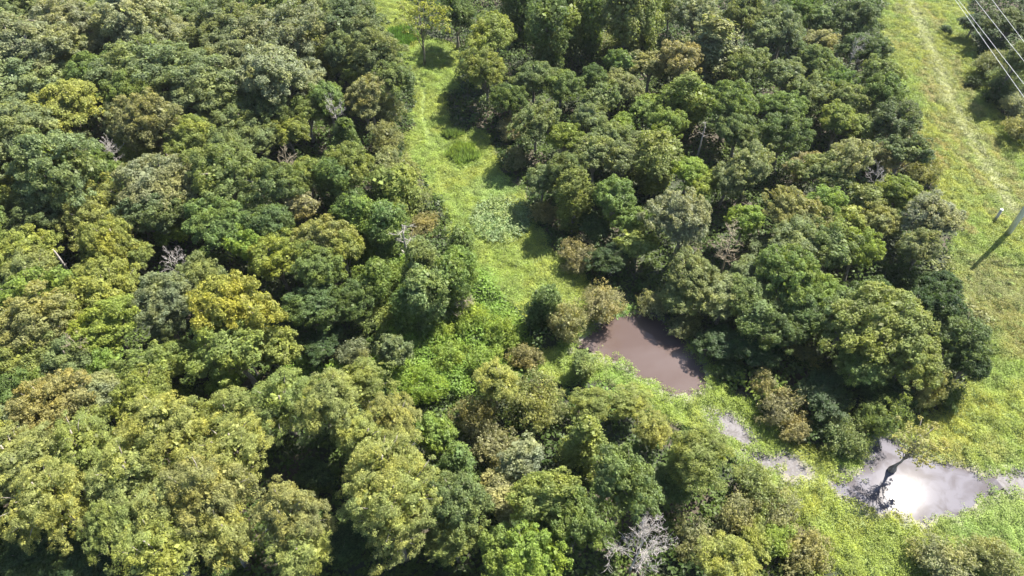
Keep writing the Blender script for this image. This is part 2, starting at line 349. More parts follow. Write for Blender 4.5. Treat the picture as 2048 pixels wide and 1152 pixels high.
low_plants("undergrowth", lambda X, Y: -np.minimum(meadow_sd(X, Y), vine_sd(X, Y)), ALLX, 3.0, (-150, 165, 12, 215), 0.24,
           "tangled bushes and saplings filling gaps under the trees", "undergrowth", (0.042, 0.07, 0.02), (0.065, 0.098, 0.026),  # greens darkened to put the shade of the tree gaps into the colour
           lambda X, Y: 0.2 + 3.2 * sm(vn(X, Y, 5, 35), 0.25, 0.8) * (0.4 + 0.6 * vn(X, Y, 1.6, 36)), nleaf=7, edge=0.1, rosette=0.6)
# ------------------------------------------------------------------ trees: one prototype per form and size, each with its own crown and trunk
def lumpy(D, rng, k=11, amp=0.42):
    """uneven outline: a radius factor per direction, from a few random lobes"""
    f = np.ones(len(D))
    for _ in range(k):
        q = rng.normal(size=3); q /= np.linalg.norm(q)
        f += amp * rng.uniform(-1, 1) * np.exp(-(1 - D @ q) * 4.0)
    return np.clip(f, 0.5, 1.4)
def sphere_dirs(n, rng, zmin=-0.35):
    i = np.arange(n) + rng.uniform(0, 1); z = 1 - (1 - zmin) * (i + 0.5) / (n + 1); ph = i * 2.399963 + rng.normal(size=n) * 0.35
    z = np.clip(z + rng.normal(size=n) * 0.06, -1, 1); r = np.sqrt(1 - z * z)
    return np.stack([r * np.cos(ph), r * np.sin(ph), z], -1)

def clump_leaves(C, RC, out, rng, per, size, flat=0.75, up=0.6, jit=0.55, aspect=0.6, shell=(0.6, 1.05), radial=False):
    Ps, Ns, Ls, A = [], [], [], []
    K = 7                                              # leaf sprays gathered into twig-sized tufts
    for c, r, o in zip(C, RC, out):
        n = max(3, int(per * r * r * rng.uniform(0.8, 1.2) / K))
        d = rng.normal(size=(n, 3)) + o * 0.55 + np.array((0, 0, 0.35)); d /= np.linalg.norm(d, axis=1, keepdims=True)
        s = rng.uniform(shell[0], shell[1] + 0.2, n)[:, None]
        q = c + d * s * r * np.array((1, 1, flat)); tn = d * 0.7 + np.array((0, 0, up)) + rng.normal(size=(n, 3)) * jit
        tn /= np.linalg.norm(tn, axis=1, keepdims=True)
        qq = np.repeat(q, K, 0); nn = np.repeat(tn, K, 0); off = rng.normal(size=(n * K, 3)) * size * 1.25
        off -= nn * (off * nn).sum(1, keepdims=True) * 0.6; dr = np.linalg.norm(off, axis=1, keepdims=True)
        Ps.append(qq + off - nn * dr * 0.35)
        Ns.append(nn + off / (size * 2.2) + rng.normal(size=(n * K, 3)) * 0.28)
        Ls.append(size * rng.uniform(0.6, 1.3, n * K)); A.append(np.repeat(d, K, 0))
    P, Nn, Ll, A = map(np.concatenate, (Ps, Ns, Ls, A))
    return P, Nn, Ll, A

def limb_paths(C, base, rng, n, r0, H):
    """trunk plus limbs bending out to some of the clumps"""
    lean = rng.normal(size=2) * 0.25
    tp = [(0, 0, -0.4)]; tr_ = [r0 * 1.35]
    for i in range(1, 7):
        t = i / 6; tp.append((lean[0] * t * t * 2 + rng.normal() * 0.07, lean[1] * t * t * 2 + rng.normal() * 0.07, H * t)); tr_.append(r0 * (1 - 0.8 * t))
    paths = [(tp, tr_)]
    pick = rng.choice(len(C), min(n, len(C)), replace=False)
    for j in pick:
        e = C[j]; t = float(np.clip((e[2] / H) * rng.uniform(0.35, 0.75), 0.15, 0.85)); k = t * 6; i = int(k); fr = k - i
        a = np.array(tp[i]) * (1 - fr) + np.array(tp[min(i + 1, 6)]) * fr
        if np.linalg.norm(e - a) < 0.5: continue
        m1 = a + (e - a) * 0.35 + np.array((0, 0, 0.06 * H)) + rng.normal(size=3) * 0.15
        m2 = a + (e - a) * 0.7 + np.array((0, 0, 0.05 * H)) + rng.normal(size=3) * 0.2
        rr = r0 * 0.42 * (1 - 0.5 * t)
        paths.append(([tuple(a), tuple(m1), tuple(m2), tuple(e)], [rr, rr * 0.7, rr * 0.42, 0.02]))
    return paths

def make_proto(style, size, seed):
    rng = np.random.default_rng(seed)
    if style == 'o':                                   # broad rounded broadleaf crown
        R, RZ, hc = {'S': (2.3, 2.2, 5.0), 'M': (3.6, 3.1, 7.4), 'L': (5.0, 3.9, 8.8)}[size]
        n = int(32 * R); D = sphere_dirs(n, rng); D = D[rng.random(n) < 0.86]; n = len(D); f = lumpy(D, rng) * rng.uniform(0.62, 1.05, n)
        C = D * f[:, None] * np.array((R, R, RZ)) * 0.86 + np.array((0, 0, hc)); RC = rng.uniform(0.32, 0.74, n) * (0.72 + 0.09 * R)
        P, Nn, Ll, A = clump_leaves(C, RC, D, rng, 600, 0.092, flat=0.75, jit=0.5, shell=(0.7, 0.85))
        P2, N2, L2, _ = clump_leaves(C * np.array((.62, .62, .62)) + np.array((0, 0, hc * .38)), RC * 1.1, D, rng, 45, 0.25)
    elif style == 'f':                                 # feathery flat sprays, layered
        R, RZ, hc = {'M': (3.4, 3.6, 7.8), 'L': (4.8, 4.3, 9.2)}[size]
        n = int(30 * R); D = sphere_dirs(n, rng, -0.45); f = lumpy(D, rng, 12, 0.5) * rng.uniform(0.5, 1.0, n)
        C = D * f[:, None] * np.array((R, R, RZ)) * 0.88 + np.array((0, 0, hc)); RC = rng.uniform(0.36, 0.85, n) * (0.62 + 0.06 * R)
        P, Nn, Ll, A = clump_leaves(C, RC, D, rng, 680, 0.088, flat=0.36, up=1.0, jit=0.45, shell=(0.6, 0.9), aspect=0.38)
        # droop away from the stem
        rad = np.hypot(P[:, 0], P[:, 1]); P[:, 2] -= 0.035 * rad * rad
        C = C.copy(); C[:, 2] -= 0.035 * (C[:, 0] ** 2 + C[:, 1] ** 2)
        P2, N2, L2, _ = clump_leaves(C * .6 + np.array((0, 0, hc * .4)), RC, D, rng, 35, 0.22)
    elif style == 'v':                                 # tall column draped with vines to the ground
        R, H = {'S': (1.7, 7.5), 'M': (2.4, 10.0)}[size]; hc = H * 0.66; n = int(H * 9)
        z = rng.uniform(0.04, 1.0, n) ** 0.85; ph = rng.uniform(0, 2 * math.pi, n)
        prof = (1 - 0.35 * np.abs(z - 0.72) * 2) * np.clip((1.04 - z) * 6, 0.15, 1) * (1 + 0.25 * np.sin(ph * 3 + seed) + 0.2 * np.sin(z * 17 + seed))
        D = np.stack([np.cos(ph), np.sin(ph), (z - 0.5) * 1.2], -1); D /= np.linalg.norm(D, axis=1, keepdims=True)
        C = np.stack([np.cos(ph) * prof * R * 0.8, np.sin(ph) * prof * R * 0.8, z * H], -1); RC = rng.uniform(0.45, 1.0, n)
        P, Nn, Ll, A = clump_leaves(C, RC, D, rng, 380, 0.10, flat=1.15, up=0.55)
        P2, N2, L2, _ = clump_leaves(C * np.array((.5, .5, 1)), RC, D, rng, 35, 0.28)
        R = R * 1.15
    elif style == 'b':                                 # soft scrub reaching the ground
        R, RZ, hc = {'S': (1.4, 1.7, 0.9), 'M': (2.4, 2.7, 1.6), 'L': (3.6, 3.6, 2.6)}[size]
        n = int(20 * R); D = sphere_dirs(n, rng, -0.2); f = lumpy(D, rng, 11, 0.45) * rng.uniform(0.55, 1.0, n)
        C = D * f[:, None] * np.array((R, R, RZ)) * 0.85 + np.array((0, 0, hc)); RC = rng.uniform(0.4, 0.8, n) * (0.75 + 0.06 * R)
        P, Nn, Ll, A = clump_leaves(C, RC, D, rng, 360, 0.095, flat=0.9, up=0.6, jit=0.8, shell=(0.4, 1.15), aspect=0.5)
        P2, N2, L2, _ = clump_leaves(C * np.array((.6, .6, .7)), RC, D, rng, 50, 0.2)
    elif style == 'c':                                 # upright cone of foliage
        R, H = {'S': (1.9, 7.0), 'M': (2.9, 10.0)}[size]; hc = H * 0.6; n = int(H * 10)
        z = rng.uniform(0.1, 1.0, n); ph = rng.uniform(0, 2 * math.pi, n); prof = (1.1 - z) ** 0.7 * (1 + 0.25 * np.sin(ph * 2 + seed) * rng.uniform(0.5, 1, n))
        D = np.stack([np.cos(ph), np.sin(ph), 0.5 + 0 * z], -1); D /= np.linalg.norm(D, axis=1, keepdims=True)
        C = np.stack([np.cos(ph) * prof * R * rng.uniform(.6, .95, n), np.sin(ph) * prof * R * rng.uniform(.6, .95, n), z * H], -1); RC = rng.uniform(0.45, 0.85, n)
        P, Nn, Ll, A = clump_leaves(C, RC, D, rng, 280, 0.11, flat=0.7, up=0.8)
        P2, N2, L2, _ = clump_leaves(C * np.array((.5, .5, 1)), RC, D, rng, 30, 0.25)
    elif style in 'wa':                                 # airy little crown, gaps and limbs showing
        R, RZ, hc = 2.9, 2.0, 6.2
        if style == 'a': RZ, hc = 2.9, 6.6
        n = 52 if style == 'w' else 64; D = sphere_dirs(n, rng, 0.0 if style == 'w' else -0.5); f = rng.uniform(0.35, 1.0, n)
        C = D * f[:, None] * np.array((R, R, RZ)) + np.array((0, 0, hc)); RC = rng.uniform(0.28, 0.55, n)
        P, Nn, Ll, A = clump_leaves(C, RC, D, rng, 240, 0.10, flat=0.45, up=1.0, jit=0.6, aspect=0.45)
        P2, N2, L2, _ = P[:3], Nn[:3], Ll[:3], None
    V = np.concatenate([leaves(P, Nn, Ll, rng, {'f': 0.42, 'b': 0.5}.get(style, 0.68), along=A if style == 'f' else None), leaves(P2, N2, L2, rng, 0.8)])
    V[:, 2] = np.maximum(V[:, 2], 0.05)
    kind = {'o': 'broadleaf_tree', 'f': 'cypress_tree', 'v': 'vine_covered_tree', 'b': 'shrub', 'c': 'conical_tree', 'w': 'cypress_tree', 'a': 'broadleaf_tree'}[style]
    cme = quad_mesh('crown', V, len(P) + len(P2)); cme.materials.append(LEAF)
    H = float(C[:, 2].max()) * (0.92 if style != 'b' else 0.7)
    r0 = {'o': 0.075, 'f': 0.085, 'v': 0.10, 'b': 0.03, 'c': 0.07, 'w': 0.0, 'a': 0.045}[style] * R
    if style == 'w':
        paths = limb_paths(C, None, rng, 30, 0.14, H)
        tp, trr = paths[0]
        paths[0] = ([(0, 0, -0.6), (0, 0, 0.1), (0, 0, 0.5), (0.02, 0, 0.95), (0.03, 0, 1.4)] + tp[2:], [0.28, 0.36, 0.38, 0.28, 0.16] + trr[2:])
    else: paths = limb_paths(C, None, rng, {'b': 9, 'v': 6}.get(style, 24), r0, H)
    tme = tubes('trunk', paths, 6); tme.materials.append(BARK)
    return dict(kind=kind, crown=cme, trunk=tme, R=R, hc=hc)

PROTO = {}
nv = {'oS': 5, 'oM': 8, 'oL': 6, 'fM': 4, 'fL': 6, 'vS': 3, 'vM': 4, 'bS': 4, 'bM': 5, 'bL': 4, 'cS': 2, 'cM': 2, 'wS': 1, 'aS': 2}
for i, (k, n) in enumerate(nv.items()): PROTO[k] = [make_proto(k[0], k[1], 100 * i + j + 11) for j in range(n)]
PR = {k: v[0]['R'] for k, v in PROTO.items()}

def make_tree(proto, loc, rz, s, sz, color, label, group):
    r = bpy.data.objects.new(proto['kind'], None); COL.objects.link(r)
    r.empty_display_size = 0.3; r.location = loc; r.rotation_euler = (rr.gauss(0, .05), rr.gauss(0, .05), rz); e = rr.uniform(0.84, 1.2) if group else 1.0; r.scale = (s * e, s / e, sz)
    tag(r, label, 'shrub' if proto['kind'] == 'shrub' else 'tree', group)
    for part in ('crown', 'trunk'):
        c = bpy.data.objects.new(part, proto[part]); COL.objects.link(c); c.parent = r
        c.color = (*color, 1)
    return r

CL = {'G': (.138, .172, .080), 'S': (.188, .210, .132), 'M': (.118, .168, .054), 'D': (.045, .075, .030), 'Y': (.202, .224, .060),  # D: dark green, with shade put into it for crowns in shade
      'O': (.195, .222, .070), 'B': (.205, .184, .096), 'L': (.160, .225, .048), 'U': (.255, .250, .048), 'W': (.198, .205, .104), 'T': (.208, .226, .085)}
HF = {'o': 0.85, 'f': 0.9, 'v': 0.85, 'b': 0.9, 'c': 0.85, 'w': 1.0, 'a': 1.0}
rr = random.Random(3); used = {}; COUNT = 0
GROUPS = {'a': 'broadleaf trees of the woods', 'o': 'broadleaf trees of the woods', 'f': 'cypress trees of the near woods', 'v': 'vine-covered trees', 'b': 'shrubs along the woods', 'c': 'conical trees in the woods', 'w': 'cypress trees of the near woods'}
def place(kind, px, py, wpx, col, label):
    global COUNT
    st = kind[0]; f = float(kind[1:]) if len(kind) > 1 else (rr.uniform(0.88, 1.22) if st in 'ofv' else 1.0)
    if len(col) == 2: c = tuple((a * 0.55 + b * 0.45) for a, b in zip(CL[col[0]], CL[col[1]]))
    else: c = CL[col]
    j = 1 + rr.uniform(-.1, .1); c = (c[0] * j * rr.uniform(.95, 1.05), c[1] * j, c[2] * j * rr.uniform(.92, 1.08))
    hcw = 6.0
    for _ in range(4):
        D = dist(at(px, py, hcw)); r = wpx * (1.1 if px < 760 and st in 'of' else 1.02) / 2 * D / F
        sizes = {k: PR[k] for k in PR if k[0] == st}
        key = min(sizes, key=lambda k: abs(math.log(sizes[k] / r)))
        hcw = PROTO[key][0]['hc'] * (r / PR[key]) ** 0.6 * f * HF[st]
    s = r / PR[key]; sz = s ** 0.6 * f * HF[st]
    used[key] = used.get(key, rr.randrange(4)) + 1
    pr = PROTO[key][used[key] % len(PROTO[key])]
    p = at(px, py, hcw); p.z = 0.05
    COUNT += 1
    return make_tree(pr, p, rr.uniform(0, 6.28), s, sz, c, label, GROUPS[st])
# kind (+ height factor) | photo px x, y of the crown | width px | colour | label
TREES = """
o|18|18|100|G|grey-green rounded tree filling the top left corner
o|60|30|70|M|small darker green tree beside the top left corner tree
b|85|36|60|Y|small yellow-green bush between grey-green crowns near the top left corner
o|125|12|100|G|grey-green tree cut by the top edge, second from the left corner
o|172|36|90|LW|smooth olive-green dome of a tree near the top edge, left of the big silvery crown
o|122|60|115|S|silvery green tree below the small yellow-green bush near the top left
o|262|30|150|S|big silvery crown at the top edge with deep shade on its right
o|345|76|95|S|silvery crown tucked below and right of the big silvery top-edge crown
o|365|20|75|G|narrow grey-green tree between two dark gaps at the top edge
o|60|98|160|GS|broad pale grey-green crown near the left edge, second row down
o|238|88|115|BG|olive-brown flat crown with bare twigs below the big silvery top-edge tree
o|45|165|140|MS|dense grey-green crown on the left edge above the twiggy yellow tree
o|172|148|90|M|mid-green tree with dark underside above the twiggy yellow tree
o|155|112|85|G|small grey-green crown between the broad left crown and the olive-brown one
o|300|132|155|G|large even grey-green crown below the olive-brown flat one
o|382|112|80|YG|yellowish crown wedged between large grey-green crowns near the top left
o|452|62|135|G|wide grey-green crown right of the dark top-edge gap
o|488|112|145|SG|silver-green crown just right of the small yellowish wedge crown
o|262|188|110|M|mid-green crown right of the twiggy yellow tree's top
o|400|190|140|G|grey-green crown with dark lower edge left of the tall silvery trees
o|462|222|95|GM|dark-bottomed grey-green crown below the silver-green pair
o|122|222|155|Y|large yellow-green tree with bare grey twigs through its crown, upper left woods
o|38|255|160|G|large grey-green tree on the left edge, below the dense grey-green one
o|205|222|65|G|narrow grey-green tree touching the right side of the twiggy yellow tree
o|248|250|72|SG|small pale crown left of the reddish-patched tree
o|308|245|130|GB|grey-green tree with a reddish-brown patch in its crown, upper left woods
o|388|275|110|MY|fresh green pointed crown right of the reddish-patched tree
o|478|248|85|G|grey-green crown with black shade below, at the foot of the tall silvery trees
o|152|290|75|G|small grey crown directly below the twiggy yellow tree
o|278|302|80|Y|small yellow-green crown right of the bleached grey twigs
o|112|345|165|G|very wide grey-green crown with bare twigs, left woods under the twiggy yellow tree
o|192|350|95|M|mid-green crown left of the tree with pinkish silver leaves
o|28|340|90|Y|yellow-green crown on the left edge beside the very wide grey-green crown
o|30|415|65|YM|narrow yellow-green tree on the left edge below the other yellow-green crown
o|325|362|150|WS|tree with pinkish silver leaves in the left woods
o|442|362|150|MG|large mid-green clumpy crown right of the pinkish silver tree
o|470|308|120|GM|grey-green crown above the large mid-green clumpy crown
o|82|432|110|DG|dark grey-green tree with black shade beneath, near the left edge
o|190|432|125|YG|golden-olive crown below the pinkish silver tree, to its left
o|222|492|115|Y|bright yellow-green crown just below the golden-olive one
o|270|512|80|MY|mid-green crown on the right side of the bright yellow-green one
o|300|425|95|DG|dark green tree under the pinkish silver crown
o|345|462|62|L|small bright green round crown under the dark tree, left woods
o|430|442|120|M|mid-green crown with heavy shade under the large clumpy crown
o|485|492|80|L|lime-green crown beside a black gap in the left woods
o|15|445|55|S|little silvery crown on the left edge at mid height
o|50|515|110|YO|olive-yellow crown near the left edge above the pale snag
o|10|480|60|G|grey-green sliver of crown on the left edge
b|398|535|70|M|mid-green bush right of the pale dead sapling, left woods
o|60|555|120|OG|olive crown left of the pale broken snag, left edge woods
o|540|15|110|MG|mid-green crown at the top edge left of the silvery giants
o|558|72|150|SG|silvery giant crown highest in its row near the top edge
o|548|142|165|S|silvery giant crown in the middle of the upper woods, left of centre
o|612|12|90|G|grey-green crown on the top edge right of the silvery giants
o|690|48|140|GD|dark grey-green crown at the top edge left of the grassy strip
o|735|72|75|G|grey-green crown bordering the top of the grassy strip
v|632|55|48|MY|narrow bright green tree between silvery giant and dark crown at the top
o|686|98|88|G|rounded grey-green crown above the black pit near the strip's top
v|638|112|60|YM|yellow-green column of leaves on the left rim of the black pit
o|745|105|108|G|large grey-green tree leaning over the top bend of the strip
o|726|142|85|YM|yellow-tinged crown below the black pit near the strip
o|780|162|86|GM|grey-green crown on the strip's left edge at the narrow bend
o|605|160|95|S|silvery crown on the right shoulder of the silvery giants
o|655|192|80|M|mid-green crown below the black pit, left side
o|740|186|75|W|pale olive crown above the conical tree
o|545|215|95|DG|dark grey crown under the silvery giants
o|612|225|75|MY|yellow-green crown left of the bare white twigs
c|690|282|75|MD|conical vine-covered green tree under the bare white twigs
o|727|215|70|WG|grey-olive crown right of the bare white twigs
b|770|218|75|W|pale feathery bush on the left bank of the strip's upper bend
b|772|280|92|WG|rounded pale olive bush on the left bank of the strip, below the feathery one
o|580|265|85|MY|yellow-green crown at the foot of the dark grey crown
o|525|278|85|G|grey-green crown left of the yellow-green one in the middle of the left woods
o|612|345|75|MY|yellow-green crown right of the brown twiggy treetop
o|540|378|110|GM|large rounded grey-green crown below the brown twiggy treetop
o|702|330|85|MO|olive-topped round crown below the conical tree
v|672|365|75|M|green vine column below the olive-topped round crown
o|767|330|70|WM|pale olive crown on the strip's left, under the rounded bush
b|800|342|88|WY|soft yellowish scrub on the left bank of the strip opposite the reeds
b|828|398|70|WM|low olive scrub on the left bank below the yellowish scrub
v|792|385|90|MO|vine-draped tree left of the low olive scrub
v|727|437|85|LM|bright vine-covered tree above the tall dead grey stem
v|775|452|82|M|mid-green vine-hung tree directly above the dead grey stem
v|838|522|76|GM|grey-green vine-hung tree right of the dead grey stem's foot
v|898|566|80|M|leafy vine-hung tree between the vine-laden tree and the strip's edge
v|758|560|76|ML|fresh green vine-hung tree left of the vine-laden tree, above it
v|700|430|70|MD|dark vine-hung tree in the shade left of the bright vine-covered one
o|545|450|100|DM|dark-shaded crown in the middle of the left woods
o|600|415|65|WB|brownish twiggy crown right of the rounded grey-green one
o|647|482|100|YW|dull yellow crown in the middle of the left woods
o|555|520|100|YL|yellow-lime crown left of the dull yellow one
o|677|500|90|YM|yellow-green crown right of the dull yellow one
o|627|545|100|M|mid-green crown over the dark hollow left of the vine tangle
b|842|455|70|WB|greyish scrub beside the strip, right of the dead grey stem
v|922|478|52|M|slim vine-covered tree standing on the strip's left edge
v|925|532|58|ML|shorter vine-covered tree at the strip's edge below the slim one
b|750|500|75|L|bright green bush left of the dead grey stem
b|830|560|95|L|lime-green bush at the top of the vine tangle
a1.15|838|30|95|YU|golden-yellow tree with a pale trunk by the top of the strip
o|910|28|80|DM|dark green tree right of the golden-yellow tree
o1.1|985|72|125|YM|tall bright yellow-green tree right of the strip, its top near the top edge
o|975|146|100|YM|lower bright crown leaning over the shaded strip, below the tall yellow-green tree
o|1022|192|75|MD|dark green crown behind the shaded bend of the strip
b|1024|262|58|B|brownish shrub on the right bank near the tall reeds
b|1034|322|58|BW|rusty grey shrub on the right bank below the brownish one
v1.3|1042|15|60|MD|dark vine column at the top edge above the bright crown's right side
v1.35|1092|60|85|MD|big dark vine-covered tree near the top edge, right of the tall yellow-green tree
v1.4|1135|25|75|MY|yellow-topped vine-covered tree at the top edge
v1.4|1185|35|60|M|narrow vine-covered spire right of the yellow-topped one
v1.4|1255|30|85|WM|pale-leaved vine-draped tree at the top edge centre-right
v1.3|1302|35|75|MW|vine-draped tree right of the pale-leaved one
o|1345|12|65|LY|yellow-lime crown at the top edge
o|1392|28|90|S|grey-silver thin crown at the top edge
c|1425|92|120|SG|large grey-green pointed tree below the grey-silver thin crown
o|1490|30|95|WM|pale olive crown on the top edge, right of the grey-green pointed tree
o|1522|65|80|SM|silvery green crown under the pale olive top-edge one
b|1218|95|55|W|small pale shrub between dark vine columns
b|1262|78|45|W|tiny pale crown in front of a dark vine column
o|1068|152|85|GM|round dark-shadowed crown right of the shaded strip
o|1122|172|80|M|mid-green crown in the second row right of the strip
o|1185|158|70|MD|dark green rounded crown under the narrow spire
o|1200|200|65|MG|small crown with black shade to its left, upper right woods
o|1250|132|60|M|small green crown under the pale-leaved draped tree
o|1300|132|85|W|pale olive crown left of the brownish pink one
o|1360|120|85|BW|brownish pink-tinged crown left of the large pointed tree
o|1500|122|85|MG|mid-green crown right of the large pointed tree
o|1030|205|55|MD|small dark crown touching the tall yellow-green tree's foot
o|1240|172|75|WM|olive crown in the third row of the upper right woods
o|1290|215|75|LM|bright green crown left of the tall vine-covered trunk
o|1072|240|100|GM|grey-green crown above the small bright yellow bush tree
o|1130|285|72|LY|small bright yellow-green tree in the grey woods right of the strip
o|1172|235|85|G|grey crown right of the small bright yellow-green tree
o|1215|268|80|G|grey-green crown left of the lime one in the right woods
o|1245|250|55|L|little lime crown left of the tall vine-covered trunk
v1.1|1378|200|80|YM|tall vine-covered trunk with yellow-green leaves, middle of the upper right woods
o|1340|245|75|LM|light green crown at the left foot of the tall vine-covered trunk
o1.1|1460|208|110|M|big spreading tree on a dark visible trunk, upper right woods
o|1478|262|100|GM|lower crown of leaves right of the dark visible trunk
o|1272|292|65|G|grey-green crown left of the brown-topped column
o|1240|325|85|G|grey crown above the round dark one, right woods
o|1190|315|90|G|rounded grey-green crown below the grey pair, right of the strip
v|1312|312|100|OM|brown-topped tree with a dark draped side in the right woods
o|1378|338|85|L|lime-green crown right of the brown-topped tree
o|1402|368|65|LY|low yellow-lime crown above the big silvery tree
o|1085|362|75|G|grey-green crown on the right bank of the strip
o|1130|352|80|GM|grey-green crown beside the one on the strip's right bank
v|1150|398|75|OD|dark tree with an olive-brown top by the strip's right bank
o|1228|392|105|M|mid-green crown left of the big silvery tree's top
o|1262|442|80|ML|light green crown touching the left of the big silvery tree
o|1275|492|75|MY|green crown at the lower left foot of the big silvery tree
o1.1|1370|436|155|S|big silvery tree standing out in the right woods
o|1455|358|80|WM|olive crown above the round lime tree
o|1500|338|95|GW|grey olive crown right of the dark visible trunk
o|1490|440|72|L|round lime-green tree right of the big silvery one
b|1088|428|60|B|rusty brown shrub on the strip's right edge
b|1155|515|80|BW|brownish pale shrub where the strip nears the brown pond
o|1375|545|100|WM|dull olive crown below the big silvery tree
o|1500|548|105|G|grey-green crown below the straw-coloured dead tree
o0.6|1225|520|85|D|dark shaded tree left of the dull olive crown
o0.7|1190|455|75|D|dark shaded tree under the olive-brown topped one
o|1566|58|95|SM|silver-green crown near the top edge, left of the corridor woods
o|1600|18|80|M|mid-green crown at the top edge, third left of the corridor
o|1632|42|70|GM|grey-green crown at the top edge, second left of the corridor
o|1645|88|75|W|pale yellowish crown two rows left of the white snag
o1.15|1698|35|100|GD|tall dark tree at the top edge on the corridor's left side
o|1728|98|95|DG|dark grey-green tree behind the white snag by the corridor
o|1625|130|90|GM|grey-green crown left of the white snag
o|1566|150|80|G|grey-green crown in the upper right woods, right of the brownish pink one
o|1620|190|80|GM|rounded grey-green crown below and left of the white snag
o|1668|168|62|M|small mid-green crown below the white snag
o|1692|198|75|MW|olive crown near the corridor, below the white snag
o1.1|1780|150|85|MG|tree leaning out over the corridor's left edge with lacy leaves
o|1755|185|80|MD|dark crown behind the lacy tree on the corridor edge
o|1806|250|90|GD|dark grey-green tree on the corridor's left edge at its middle
o|1566|215|100|M|mid-green crown two trees left of the yellow-green pair
o|1566|272|110|MD|large dark-bottomed crown in the right woods, left of the yellow-green pair
o|1680|235|82|YM|left crown of the yellow-green pair near the corridor
o|1722|260|72|YM|right crown of the yellow-green pair near the corridor
o|1808|310|85|GD|dark grey-green tree on the corridor edge just below its twin
o|1700|318|90|W|dull olive crown under the yellow-green pair
o|1650|345|92|MW|olive-green crown left of the small white twigs
o|1768|308|70|W|pinkish olive crown left of the dark corridor-edge trees
b|1845|345|75|WO|soft olive shrub on the corridor's left edge
o|1736|400|65|SL|pale bright-leaved small tree below the small white twigs
o|1600|335|60|WB|thin brownish crown in the right woods above the olive crowns
o|1806|395|90|YM|yellow-green crown left of the corridor, above the big pale round tree
o|1585|425|115|WO|wide olive crown right of the round lime tree
o|1650|412|80|LM|green crown with bright leaves left of the pale small tree
o|1682|445|72|OY|olive-gold crown above the big sunlit crown
o1.05|1862|438|125|S|big pale round tree beside the wooden pole's clearing
o|1848|498|85|GW|greyish foot of foliage below the big pale round tree
o|1762|450|80|WO|olive crown left of the big pale round tree
o|1600|475|135|MS|big sunlit leafy crown in the right woods
o|1665|498|105|MG|leafy green crown right of the big sunlit one
o|1720|505|80|LO|yellowish domed crown above the bare pinkish ground
o|1576|540|115|M|green crown directly below the big sunlit one
o0.6|1530|500|75|GD|dark crown left of the big sunlit leafy one
o|1880|575|85|D|dark green tree against the lower end of the corridor
b|1800|560|80|D|dark bush below the bare pinkish ground
o|1745|580|80|DM|dark leafy crown above the huge crown of the lower right woods
o0.6|1950|45|50|D|small dark tree at the corridor's right side, under the power lines
b0.8|1985|92|60|D|dark bush under the power lines, second from the top
o0.7|2015|50|85|DG|dark tree between the power lines at the top edge
o|2035|115|80|G|grey-green crown on the right edge behind the power lines
b|1985|130|70|WG|olive scrub under the nearest two power lines
b|2015|165|70|G|grey-green scrub below the power lines at the right edge
b|2030|215|60|S|pale leafy shrub on the right edge under the lowest wire
b|2040|262|60|W|straw-coloured scrub at the right edge where the corridor widens
b|2000|195|50|D|dark shrub bordering the corridor's right side
b0.8|1946|166|26|D|lone small dark bush standing in the corridor
b0.7|1893|62|22|D|little dark bush near the top of the corridor
o|12|600|60|G|grey-green crown on the left edge below mid height
o|66|602|105|LM|bright green crown between the pale snag and the left edge
b|122|605|75|WY|soft pale yellow-green foliage left of the big yellow-green crown
o|60|662|130|BO|wide brownish-olive crown on the left edge
o|205|575|125|Y|upper dome of the big yellow-green crown right of the pale snag
o|215|640|130|YL|lower dome of the big yellow-green crown, over black shade
o|178|668|60|L|small vivid green crown under the big yellow-green one
o|335|600|115|SG|silver-grey crown left of the yellow-orange tree
o|340|650|80|DG|shaded crown at the foot of the silver-grey one
o|400|560|90|MW|olive-green crown above the yellow-orange tree
o1.15|465|615|165|YU|tree with golden-orange autumn leaves, the brightest of the left woods
o|475|690|125|MY|green lower crown below the golden-orange leaves
o|545|700|80|MY|yellow-green crown at the right foot of the golden-orange tree
o|28|720|125|YM|yellow-green crown on the left edge below the wide brownish one
o|128|728|115|GM|grey-green domed crown right of the yellow-green left-edge crown
o|208|718|68|L|vivid lime crown beside small black gaps, lower left woods
o|285|740|95|MY|green crown right of the small black gaps
o|352|712|75|MY|yellow-green crown left of the dark notch
o|290|792|95|MY|yellow-green low crown above the olive cypresses
o|192|790|110|SG|pale silver-green crown below the vivid lime one
o|60|770|90|M|mid-green crown near the left edge, above the orange-brown one
o|108|808|125|BY|crown tinged orange-brown in the lower left woods
o|28|858|100|SM|blue-green crown on the left edge in the lower woods
b|450|765|65|L|bright lime bush under the golden-orange tree
b|352|800|65|L|lime-green bush right of the low yellow-green crown
f|325|850|160|OT|olive cypress right of the blue-green and orange-brown crowns
f|262|885|110|O|smaller olive cypress left of its wide neighbour, lower left
f|155|895|140|OM|green-tinged cypress below the orange-brown crown
f|40|940|150|T|tawny cypress on the left edge
f|110|990|130|TO|tawny olive cypress second from the left edge
f|245|950|150|OT|broad layered cypress in the middle of the lower left quarter
f|215|1030|140|OM|dark-bottomed cypress near the lower left
f|325|1020|150|TO|pale layered cypress left of the largest pale one
f|395|985|165|TW|largest pale cypress of the lower left woods
f|455|1075|130|TO|pale cypress crown reaching the bottom edge left of the dark gap
f|340|1105|130|O|olive cypress cut by the bottom edge
f|455|828|145|OT|olive cypress below the bright lime bush
f|475|905|135|TO|pale olive cypress beside the black hollow
f|560|800|150|OM|green-olive cypress bordering the dark notch under the golden tree
f|665|800|165|OT|wide sunlit cypress next to the vine tangle
f|725|762|95|O|small olive cypress at the vine tangle's edge
f|790|850|145|TO|pale yellow cypress right of the wide sunlit one
f|705|880|140|O|olive cypress above the tawny giant
